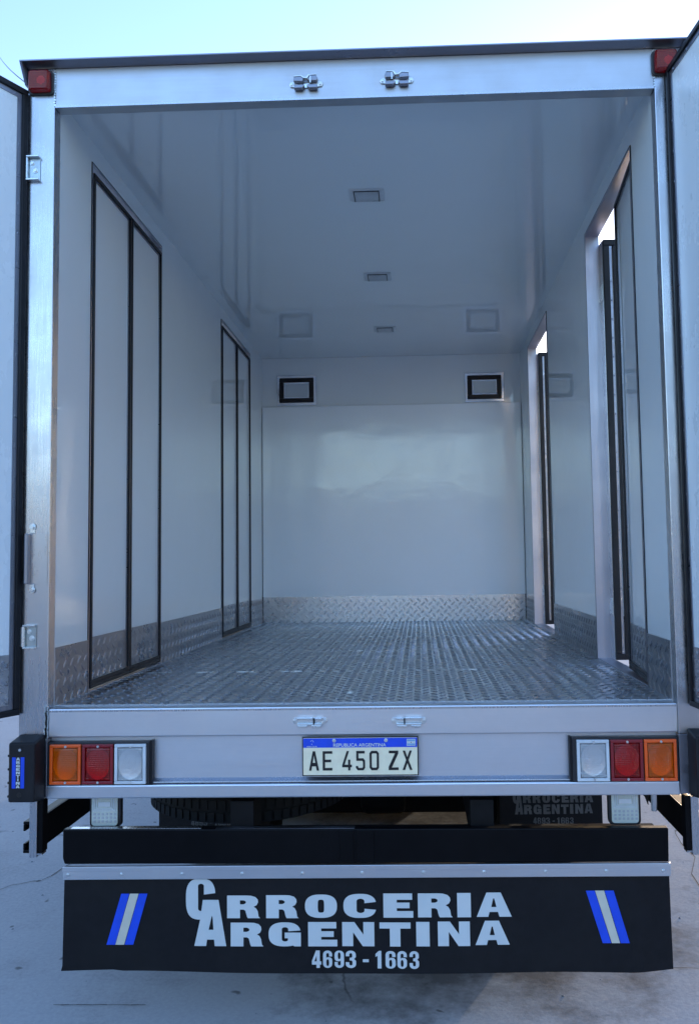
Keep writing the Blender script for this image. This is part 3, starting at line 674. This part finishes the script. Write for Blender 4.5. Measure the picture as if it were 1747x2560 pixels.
leaf('side_door', (XB, D2[1] - .060), (1, .03), (-.03, 1), hw2, ZL0 - .01, ZL1 - .020, .105, .212, 'far leaf of the right front pair, open square to the wall', truck, gw=.030, sw=.012, band2=.026, rod=False)
leaf('side_door', (AR + .150, D2[0] - .01), (0, -1), (-1, 0), hw2, ZL0 - .01, ZL1 - .01, LT, .212, 'near leaf of the right front pair, folded back outside', truck, hinge_hw=False, gw=.016, sw=.014)

# ---------------------------------------------------------------- tail lights
def tail_light(x0, order, z0, z1, lab):
    o = part(MB().box(x0 - .010, x0 + .350, .0, .0295, z0 - .005, z1 + .006), 'tail_light', 'housing', truck, bevel=.003, label=lab)
    for k, c in enumerate(order):
        a = x0 + .004 + k * .1135; b = a + .109
        r = MB(); r.ring(a, b, z0, z1, .0105, -.0125, -.0005)
        part(r, 'lens_rim', c + '_rim', o, bevel=.002, label={'amber': 'amber lens rim', 'red': 'dark red lens rim', 'clear': 'clear lens rim'}[c])
        # domed ribbed lens
        m = MB(); NX, NZ = 14, 16; V = []
        u0, u1, w0, w1 = a + .011, b - .011, z0 + .011, z1 - .011
        for j in range(NZ + 1):
            for i in range(NX + 1):
                u, v = i / NX, j / NZ; q = max(0, 1 - ((u - .5) ** 2 + (v - .5) ** 2) * 4)
                V.append((u0 + (u1 - u0) * u, -.0085 - .005 * q ** .5 - (.0008 if j % 2 else 0), w0 + (w1 - w0) * v))
        nb = len(V); V += [(x, -.0060, z) for x, y, z in V]
        F = []
        for j in range(NZ):
            for i in range(NX):
                p = j * (NX + 1) + i; F.append((p, p + 1, p + NX + 2, p + NX + 1)); F.append(tuple(nb + q for q in (p + NX + 1, p + NX + 2, p + 1, p)))
        for i in range(NX):
            F.append((i, nb + i, nb + i + 1, i + 1)); t0 = NZ * (NX + 1) + i; F.append((t0, t0 + 1, nb + t0 + 1, nb + t0))
        for j in range(NZ):
            p = j * (NX + 1); F.append((p, p + NX + 1, nb + p + NX + 1, nb + p)); p += NX; F.append((p, nb + p, nb + p + NX + 1, p + NX + 1))
        m.raw(V, F)
        part(m, 'lens', c, o, smooth=True, label={'amber': 'amber turn signal lens', 'red': 'dark red brake light lens', 'clear': 'clear reversing light lens'}[c])
        # reflector bowl behind
        m = MB(); n_, rn = 20, 6; V = []; cx, cz = (a + b) / 2, (z0 + z1) / 2
        for j in range(rn + 1):
            rr_ = .0075 + .0345 * j / rn
            for i in range(n_):
                t_ = 2 * pi * i / n_; V.append((cx + rr_ * cos(t_), -.0012 - .0040 * (j / rn) ** 2, cz + rr_ * 1.25 * sin(t_)))
        F = [(j * n_ + i, j * n_ + (i + 1) % n_, (j + 1) * n_ + (i + 1) % n_, (j + 1) * n_ + i) for j in range(rn) for i in range(n_)]
        F.append(tuple(range(n_)))
        m.raw(V, F); part(m, 'reflector', 'reflector', o, smooth=True)
        bx = MB().box(cx - .0435, cx + .0435, -.0011, -.0002, cz - .056, cz + .056); part(bx, 'back_plate', 'clear_rim' if c != 'red' else 'red_rim', o)
        sc = MB()
        for z in (z0 + .007, z1 - .007): sc.cyl(((a + b) / 2 + .002, z), .0042, -.0155, -.0125, 'y', 10)
        part(sc, 'screw', 'zinc', o)
    part(MB().box(x0 + (.3505 if order[0] == 'amber' else -.0185), x0 + (.3585 if order[0] == 'amber' else -.0105), .004, .0295, z0 - .003, z1 + .008), 'bracket', 'rubber', o)
tail_light(-1.078, ('amber', 'red', 'clear'), -.2585, -.1225, 'left cluster of amber, red and clear tail lights')
tail_light(.7365, ('clear', 'red', 'amber'), -.2600, -.1215, 'right cluster of clear, red and amber tail lights')

# number plate
np_ = part(MB().box(-.197, .203, -.004, .0, -.2375, -.1045), 'number_plate', 'ink', truck, bevel=.003, label='cream licence plate with black characters and a blue top band')
part(MB().box(-.193, .199, -.0052, -.0042, -.2335, -.1085), 'plate_face', 'plate_white', np_)
part(MB().box(-.1925, .1985, -.0060, -.0053, -.1410, -.1095), 'blue_band', 'blue', np_)
PZ = (-.2180, -.1530)
for grp in ((('pA', -.173, -.139), ('pE', -.126, -.093)), (('p4', -.059, -.026), ('p5', -.012, .020), ('p0', .035, .067)), (('pZ', .100, .134), ('pX', .148, .181))):
    lettering([(g_, a, b, *PZ) for g_, a, b in grp], -.0053, .0016, 'lettering', 'ink', np_)
text('REPUBLICA ARGENTINA', -.089, .092, -.1385, -.1270, -.0061, 'lettering', 'cream', np_, bold=.02)
text('MERCOSUR', -.180, -.145, -.1395, -.1350, -.0061, 'lettering', 'cream', np_, bold=.01)
st_ = MB()
for x, z in ((-.166, -.1185), (-.161, -.1160), (-.158, -.1205), (-.163, -.1290)): st_.cyl((x, z), .0016, -.0066, -.0061, 'y', 6)
part(st_, 'emblem', 'cream', np_)
part(MB().box(.163, .193, -.0066, -.0061, -.1365, -.1135), 'flag_emblem', 'cream', np_)
part(MB().box(.1645, .1915, -.0070, -.0067, -.1345, -.1290).box(.1645, .1915, -.0070, -.0067, -.1210, -.1155), 'flag_stripe', 'blue_pale', np_)
part(MB().cyl((.178, -.125), .0016, -.0071, -.0067, 'y', 8), 'flag_sun', 'ink', np_)
for x in (-.086, .092): bolt(np_, x, -.1175, -.0061, .0045, .004)

# rubber buffers at both corners
for sx, x0, x1 in ((-1, -1.182, -1.092), (1, 1.116, 1.206)):
    o = part(MB().prism([(-.085, -.100), (-.085, -.297), (-.0, -.312), (-.0, -.086)][::1], x0, x1, 'x'), 'buffer', 'black_block', truck, bevel=.006,
             label='black rubber corner buffer with a blue and white sticker on the %s' % ('left' if sx < 0 else 'right'))
    a, b = (x0 + x1) / 2 - (.021 if sx < 0 else .022), (x0 + x1) / 2 + (.021 if sx < 0 else .022)
    a -= .010; b -= .010
    part(MB().box(a, a + .0125, -.0862, -.0852, -.250, -.147).box(b - .0125, b, -.0862, -.0852, -.250, -.147), 'sticker_band', 'blue', o)
    part(MB().box(a + .0127, b - .0127, -.0861, -.0852, -.250, -.147), 'sticker_centre', 'ink', o)
    lettering([(ch, (a + b) / 2 - (.0065 if ch != 'I' else .0022), (a + b) / 2 + (.0065 if ch != 'I' else .0022), -.1572 - k * .01145, -.1480 - k * .01145) for k, ch in enumerate('ARGENTINA')], -.0864, .0008, 'lettering', 'cream', o)
    hl = MB()
    for z in (-.123, -.272): hl.cyl(((a + b) / 2 + .004, z), .0085, -.0858, -.0851, 'y', 14)
    part(hl, 'bolt_hole', 'ink', o)
    bb = MB()
    bb.cyl(((a + b) / 2 + .005, -.123), .0050, -.0875, -.0859, 'y', 8)
    part(bb, 'bolt', 'zinc', o)
    e = MB()
    for k in range(4): e.box(x0 - .004 if sx < 0 else x1, x0 if sx < 0 else x1 + .004, -.08, -.03, -.147 - k * .045, -.140 - k * .045)
    part(e, 'rib', 'black_block', o)

# square plate lamps under the lower beam
for x0 in (-.966, .860):
    cx = x0 + .0555
    def rr2(hx, z0, z1, r):
        P = []
        for ax, az, a0 in ((hx - r, z0 + r, 270), (hx - r, z1, 0), (-hx + r, z1, 90), (-hx + r, z0 + r, 180)):
            if az == z1: P.append((cx + (hx if a0 == 0 else -hx), z1)); continue
            for k in range(6):
                t_ = radians(a0 + 18 * k); P.append((cx + ax + r * cos(t_), az + r * sin(t_)))
        return P
    o = part(MB().prism(rr2(.0555, -.432, -.318, .016), .075, .100, 'y'), 'reversing_lamp', 'housing', truck, bevel=.002, label='pale square lamp with a grid of small dots under the %s end of the beam' % ('left' if x0 < 0 else 'right'))
    part(MB().prism(rr2(.0465, -.424, -.320, .011), .068, .0745, 'y'), 'lens', 'lamp_plastic', o, bevel=.002)
    m = MB()
    for k, q in enumerate((.040, .034, .028)): m.ring(cx - q, cx + q, -.3720 + k * .005, -.322, .0022, .0655 - k * .0008, .0679)
    m.box(cx - .022, cx + .022, .0650, .0679, -.3560, -.3400)
    part(m, 'lens_step', 'clear_rim', o, bevel=.0005)
    m = MB()
    for i in range(6):
        for j in range(3): m.box(cx - .0385 + i * .0145, cx - .0305 + i * .0145, .0664, .0679, -.3865 - j * .0125, -.3785 - j * .0125)
    part(m, 'lens_dot', 'lamp_off', o, bevel=.0006)
    part(MB().box(cx - .030, cx + .030, .1002, .106, -.40, -.22), 'bracket', 'chassis', o)
# small bracket right of the right lamp
part(MB().cyl((1.006, .035), .010, -.372, -.312, 'z', 12), 'bracket_pin', 'alu', truck, bevel=.002)
part(MB().prism([(.972, -.312), (.994, -.312), (.994, -.360), (.985, -.335)], .06, .075, 'y'), 'pin_gusset', 'chassis', truck)

# side guards: posts and C rails along both flanks
for sx in (-1, 1):
    bx = lambda mb, a, b, *r: mb.box(min(sx * a, sx * b), max(sx * a, sx * b), *r)
    gl = 'left' if sx < 0 else 'right'
    rail = MB()
    bx(rail, 1.136, 1.141, .02, 3.2, -.500, -.392)
    bx(rail, 1.1412, 1.178, .02, 3.2, -.4025, -.392); bx(rail, 1.1412, 1.178, .02, 3.2, -.500, -.4895)
    bx(rail, 1.170, 1.178, .02, 3.2, -.425, -.4027); bx(rail, 1.170, 1.178, .02, 3.2, -.4893, -.467)
    rl = part(rail, 'side_guard', 'black_paint', truck, bevel=.002, label='black steel side guard rail on the %s flank' % gl)
    p_ = MB(); bx(p_, 1.118, 1.1445, -.006, .018, -.506, -.3125)
    part(p_, 'guard_post', 'alu', rl, bevel=.002)
    p_ = MB(); bx(p_, 1.100, 1.1175, .0, .040, -.492, -.3125)
    part(p_, 'guard_post', 'black_paint', rl, bevel=.002)
    p_ = MB(); bx(p_, 1.100, 1.119, -.004, .03, -.498, -.4925); part(p_, 'post_cap', 'alu', rl)
    for Y in (1.1, 2.2, 3.1):
        p_ = MB(); bx(p_, 1.09, 1.1355, Y, Y + .05, -.49, -.06); part(p_, 'guard_post', 'black_paint', rl)

# bumper beam and mudflap
bm_ = part(MB().prism([(-1.0295, -.414), (1.0425, -.419), (1.040, -.531), (-1.023, -.531), (-1.0295, -.510)], .0, .032, 'y'), 'bumper_beam', 'black_paint', truck, bevel=.004)
part(MB().box(-1.005, -.55, .006, .028, -.4175, -.4130), 'top_skin', 'alu', bm_)
part(MB().box(-.50, -.02, .004, .028, -.4185, -.4150), 'top_skin', 'trim', bm_)
part(MB().box(-.070, -.024, -.004, -.0003, -.528, -.420).box(-.012, .046, -.004, -.0003, -.528, -.420), 'centre_bracket', 'black_paint', bm_, bevel=.001)
# flexible sheet
NX, NZ = 60, 14; V = []; F = []
for lay in (0, 1):
    for j in range(NZ + 1):
        for i in range(NX + 1):
            u, v = i / NX, j / NZ
            xl = -1.0235 + (-.006 * (1 - v)); xr = 1.040 + .012 * (1 - v)
            x = xl + (xr - xl) * u; z = -.894 + (-.577 + .894) * v
            if i == 0 and j == 0: x -= .004
            y = .004 + .006 * (1 - v) * sin(u * 7 + .6) + .004 * (1 - v) ** 2 * sin(u * 17) + (.03 * max(0, u - .94) / .06 * (1 - v) if u > .94 else 0)
            if j == 0: z += .0025 * sin(u * 11) + (.004 if u < .1 else 0)
            V.append((x, y + .005 * lay, z))
nb = (NX + 1) * (NZ + 1)
for j in range(NZ):
    for i in range(NX):
        p = j * (NX + 1) + i; F.append((p, p + 1, p + NX + 2, p + NX + 1)); F.append(tuple(nb + q for q in (p + NX + 1, p + NX + 2, p + 1, p)))
for i in range(NX): F.append((i, nb + i, nb + i + 1, i + 1))
for j in range(NZ):
    p = j * (NX + 1); F.append((p, p + NX + 1, nb + p + NX + 1, nb + p)); p += NX; F.append((p, nb + p, nb + p + NX + 1, p + NX + 1))
flap = part(MB().raw(V, F), 'mudflap', 'flap', truck, smooth=False, label='wide black rubber mudflap lettered in white across the rear')
def fy(x, z):
    u = min(1, max(0, (x + 1.0235) / 2.0635)); v = min(1, max(0, (z + .894) / .317))
    return .004 + .006 * (1 - v) * sin(u * 7 + .6) + .004 * (1 - v) ** 2 * sin(u * 17) + (.03 * max(0, u - .94) / .06 * (1 - v) if u > .94 else 0)
TF = lambda x, y, z: (x, fy(x, z) - .0012 + y, z)
WORDS = [('R', -.459, -.346, -.713, -.638), ('R', -.325, -.214, -.713, -.637), ('O', -.192, -.083, -.712, -.635), ('C', -.061, .051, -.712, -.633), ('E', .075, .176, -.711, -.632), ('R', .192, .309, -.71, -.632), ('I', .325, .371, -.71, -.631), ('A', .39, .508, -.709, -.63),
         ('R', -.447, -.335, -.806, -.728), ('G', -.317, -.207, -.806, -.727), ('E', -.182, -.083, -.806, -.726), ('N', -.066, .043, -.805, -.726), ('T', .061, .166, -.805, -.727), ('I', .185, .23, -.804, -.725), ('N', .258, .366, -.803, -.724), ('A', .384, .499, -.8, -.722)]
NUMS = [('4', -.17, -.138, -.877, -.82), ('6', -.132, -.101, -.877, -.82), ('9', -.093, -.061, -.877, -.82), ('3', -.055, -.02, -.877, -.82), ('-', .003, .023, -.857, -.848), ('1', .046, .066, -.877, -.82), ('6', .08, .114, -.877, -.82), ('6', .12, .152, -.877, -.82), ('3', .161, .193, -.877, -.82)]
for q in (WORDS[:8], WORDS[8:]): lettering(q, 0, .0012, 'lettering', 'cream', flap, TF)
lettering([('c', -.601, -.499, -.718, -.581)], 0, .0012, 'lettering', 'cream', flap, TF)
lettering([('a', -.572, -.462, -.805, -.652)], -.0013, .0010, 'lettering', 'cream', flap, TF)
for q in (NUMS[:4], NUMS[4:5], NUMS[5:]): lettering(q, 0, .0012, 'lettering', 'cream', flap, TF)
def band(tx0, tx1, bx0, bx1, zt, zb, mat):
    m = MB(TF); K = 6
    pts = [(bx0 + (tx0 - bx0) * k / K, zb + (zt - zb) * k / K) for k in range(K + 1)] + [(bx1 + (tx1 - bx1) * k / K, zb + (zt - zb) * k / K) for k in range(K, -1, -1)]
    V = [(x, 0, z) for x, z in pts] + [(x, -.001, z) for x, z in pts]
    n_ = K + 1; F = []
    for k in range(K):
        a_, b_, c_, d_ = k, k + 1, 2 * n_ - 2 - k, 2 * n_ - 1 - k
        F += [(a_, d_, c_, b_), tuple(q + 2 * n_ for q in (a_, b_, c_, d_))]
        F += [(a_, b_, b_ + 2 * n_, a_ + 2 * n_), (d_, d_ + 2 * n_, c_ + 2 * n_, c_)]
    F += [(0, 2 * n_, 4 * n_ - 1, 2 * n_ - 1), (K, n_, 3 * n_, K + 2 * n_)]
    m.raw(V, F); part(m, 'stripe', mat, flap)
band(-.825, -.797, -.877, -.847, -.631, -.803, 'blue'); band(-.795, -.765, -.846, -.816, -.631, -.803, 'flag_white'); band(-.763, -.734, -.814, -.784, -.631, -.803, 'blue')
band(.759, .7885, .811, .8395, -.625, -.798, 'blue'); band(.790, .820, .8415, .869, -.625, -.798, 'flag_white'); band(.822, .852, .871, .901, -.625, -.798, 'blue')
cs = part(MB().prism([(-1.024, -.5355), (1.042, -.5305), (1.042, -.574), (-1.024, -.580)], -.010, -.0005, 'y'), 'clamp_strip', 'alu_h', truck, bevel=.002, label='aluminium strip bolted along the top of the mudflap')
part(MB().prism([(-1.024, -.5355), (1.042, -.5305), (1.042, -.546), (-1.024, -.551)], -.0125, -.0101, 'y'), 'raised_fold', 'alu_h', cs, bevel=.001)
for i, x in enumerate((-1.005, -.82, -.611, -.404, -.199, .005, .213, .417, .624, .827, 1.017)): bolt(cs, x, -.5625 + i * .0007, -.0105, .0045, .004)

# chassis, axle, wheels, spare
for sx in (-1, 1):
    c_ = MB(); c_.box(sx * .42 - .035, sx * .42 + .035, .10, 3.9, -.52, -.33); part(c_, 'chassis_rail', 'chassis', truck, bevel=.004)
for y in (.13, .75, 1.4, 2.05, 2.7, 3.35):
    part(MB().box(-1.08, 1.08, y, y + .05, -.33, -.06), 'cross_member', 'chassis', truck)
part(MB().box(-1.02, 1.02, .064, .12, -.50, -.44).box(-.46, -.38, .064, .2, -.5, -.34).box(.38, .46, .064, .2, -.5, -.34), 'bumper_bracket', 'chassis', truck)
ax = part(MB().cyl((1.72, -.715), .06, -.95, .95, 'x', 16), 'axle', 'chassis', truck, smooth=False)
part(MB().cyl((1.72, -.715), .16, -.12, .12, 'x', 20, r2=.16), 'differential', 'chassis', ax, bevel=.03)
def wheel(cx, cy, cz, R_, W_, axis, name, parent, lab=None):
    prof = [(R_ * .55, -W_ / 2 * .9), (R_ * .80, -W_ / 2), (R_ * .93, -W_ / 2 * .97), (R_ * .985, -W_ / 2 * .80), (R_, -W_ / 2 * .55), (R_, W_ / 2 * .55), (R_ * .985, W_ / 2 * .80), (R_ * .93, W_ / 2 * .97), (R_ * .80, W_ / 2), (R_ * .55, W_ / 2 * .9)]
    n_ = 64; V = []; F = []; m_ = len(prof)
    for i in range(n_):
        a_ = 2 * pi * i / n_
        for r, h_ in prof:
            if axis == 'z': V.append((cx + r * cos(a_), cy + r * sin(a_), cz + h_))
            else: V.append((cx + h_, cy + r * cos(a_), cz + r * sin(a_)))
    for i in range(n_):
        for k in range(m_): F.append((i * m_ + k, i * m_ + (k + 1) % m_, ((i + 1) % n_) * m_ + (k + 1) % m_, ((i + 1) % n_) * m_ + k))
    o = part(MB().raw(V, F), name, 'tyre', parent, label=lab, smooth=True)
    m2 = MB()
    for i in range(72):
        a_ = 2 * pi * i / 72
        for k in range(4):
            h0 = -W_ * .42 + k * W_ * .22; h1 = h0 + W_ * .17; da = .032; r0, r1 = R_ * .985, R_ * 1.012
            P = []
            for r in (r0, r1):
                for aa, hh in ((a_ - da, h0), (a_ + da, h0), (a_ + da, h1), (a_ - da, h1)):
                    aa += .02 * (k % 2)
                    P.append((cx + r * cos(aa), cy + r * sin(aa), cz + hh) if axis == 'z' else (cx + hh, cy + r * cos(aa), cz + r * sin(aa)))
            m2.raw(P, [(4, 5, 6, 7), (0, 1, 5, 4), (1, 2, 6, 5), (2, 3, 7, 6), (3, 0, 4, 7)])
    part(m2, 'tread_block', 'tyre', o, stuff=True)
    rim = MB().cyl((cx, cy) if axis == 'z' else (cy, cz), R_ * .56, (cz if axis == 'z' else cx) - W_ * .3, (cz if axis == 'z' else cx) + W_ * .3, axis, 24)
    part(rim, 'rim', 'chassis', o)
    return o
wheel(-.50, .62, -.375, .40, .205, 'z', 'spare_wheel', truck, 'spare wheel lying flat under the floor')
for x in (-.945, -.70, .70, .945): wheel(x, 1.72, GZ + .392, .385, .22, 'x', 'rear_wheel', truck)
for x in (-.95, .95): wheel(x, 5.2, GZ + .392, .385, .22, 'x', 'front_wheel', truck)
for x0, x1 in ((-1.075, -.585), (.585, 1.075)):
    mf = part(MB().box(x0, x1, 1.20, 1.206, -.90, -.36), 'wheel_mudflap', 'flap', truck, label='black flap behind the %s rear wheels lettered in white' % ('left' if x0 < 0 else 'right'))
    cx = (x0 + x1) / 2 + .01
    fx = lambda x: cx + (x + .046) * .348
    lettering([(g_, fx(a_), fx(b_), -.733 + (c_ + .806) * .57, -.733 + (d_ + .806) * .57) for g_, a_, b_, c_, d_ in WORDS], 1.1999, .001, 'lettering', 'grimy_vinyl', mf)
    lettering([('c', fx(-.601), fx(-.499), -.733 + (-.718 + .806) * .57, -.733 + (-.581 + .806) * .57)], 1.1999, .001, 'lettering', 'grimy_vinyl', mf)
    lettering([('a', fx(-.572), fx(-.462), -.733, -.733 + (.154) * .57)], 1.1986, .001, 'lettering', 'grimy_vinyl', mf)
    for q in (NUMS[:4], NUMS[4:5], NUMS[5:]):
        lettering([(g_, cx + (a_ - .012) * .53, cx + (b_ - .012) * .53, -.779 + (c_ + .877) * .53, -.779 + (d_ + .877) * .53) for g_, a_, b_, c_, d_ in q], 1.1999, .001, 'lettering', 'grimy_vinyl', mf)
part(MB().box(.47, .545, 1.10, 1.19, -.78, -.33), 'damper_bracket', 'chassis', truck)

for sx in (-1, 1):
    a_, b_ = sorted((sx * .50, sx * 1.06))
    part(MB().box(a_, b_, 2.35, 3.85, -.99, -.36), 'fuel_tank', 'chassis', truck, bevel=.06)  # unseen tanks added on both sides, hung low to keep light off the ground
part(MB().box(-1.0, 1.0, 2.27, 2.30, -1.04, -.45), 'splash_panel', 'chassis', truck)  # added full-width panel that shuts light out from beneath the body
shade_cab = part(MB().prism([(4.12, -.60), (4.12, 1.25), (4.9, 1.35), (5.45, 1.15), (5.95, .25), (6.05, -.45), (5.95, -.80), (5.62, -.80), (5.50, -.40), (5.20, -.28), (4.90, -.40), (4.78, -.80), (4.3, -.80)], -.98, .98, 'x'), 'cab', 'frp_outer', truck, bevel=.02)  # unseen cab, added to darken the ground beneath
part(MB().box(-.96, .96, 4.0, 4.25, -1.02, -.60), 'engine_sump', 'chassis', shade_cab, bevel=.03)  # wide low dam added under the cab to block light from ahead
part(MB().box(-.95, .95, 5.96, 6.10, -1.00, -.50), 'front_bumper', 'black_block', shade_cab, bevel=.02)  # bumper carried low to shut light out under the cab

# ---------------------------------------------------------------- building added behind the camera, only to show in the reflections
wh = bpy.data.objects.new('warehouse', None); COL.objects.link(wh); wh.location = (0, -19, GZ)
tag(wh, 'long low pale plastered warehouse closing the yard opposite the open truck', 'building')
part(MB().box(-34, 30, -25, -19, GZ - .05, GZ + 4.0), 'wall', 'plaster', wh)
part(MB().box(-34.3, 30.3, -25.3, -18.7, GZ + 4.0, GZ + 4.2), 'roof', 'roofing', wh)  # roof of the building added for reflections
for x in (-26, -17, -8, 9, 18):
    wf = part(MB().ring(x, x + 3.2, GZ + 2.2, GZ + 3.3, .1, -19.0, -18.94), 'window', 'trim', wh)
    part(MB().box(x + .1, x + 3.1, -18.99, -18.96, GZ + 2.3, GZ + 3.2), 'pane', 'pane', wf)  # pane of the building added for reflections

# ---------------------------------------------------------------- small loose things
sc = MB(); sc.raw([(-.012, -.005, 0), (.003, -.007, .001), (.016, -.001, .0035), (.010, .004, .001), (-.002, .003, .004), (-.010, .008, .001)], [(0, 1, 4), (1, 2, 3), (1, 3, 4), (0, 4, 5)])
o = put(sc.mesh('paper_scrap'), 'paper_scrap', 'paper', loc=(-.048, .243, .0035)); o.scale = (1.2, 1.5, 2)
tag(o, 'tiny torn white scrap lying on the cargo floor near the sill', 'scrap')
# overhead cable, far behind the truck on the left
cu = MB(); A = Vector((-12.9, 22.0, 16.9)); B = Vector((-5.71, 9.0, 7.95)); P = []
D = (B - A).normalized(); U = D.cross(Vector((0, 0, 1))).normalized(); W_ = D.cross(U)
A = A - D * 12; B = B + D * 3
K = 20
for k in range(K + 1):
    t_ = k / K; c_ = A.lerp(B, t_) + Vector((0, 0, -.5 * 4 * t_ * (1 - t_) * .3 + 0))
    for q in range(6): P.append(tuple(c_ + (U * cos(q * pi / 3) + W_ * sin(q * pi / 3)) * .008))
cu.raw(P, [(k * 6 + q, k * 6 + (q + 1) % 6, (k + 1) * 6 + (q + 1) % 6, (k + 1) * 6 + q) for k in range(K) for q in range(6)])
o = put(cu.mesh('overhead_cable'), 'overhead_cable', 'cable')
tag(o, 'thin dark cable crossing the sky beyond the left rear door', 'cable')
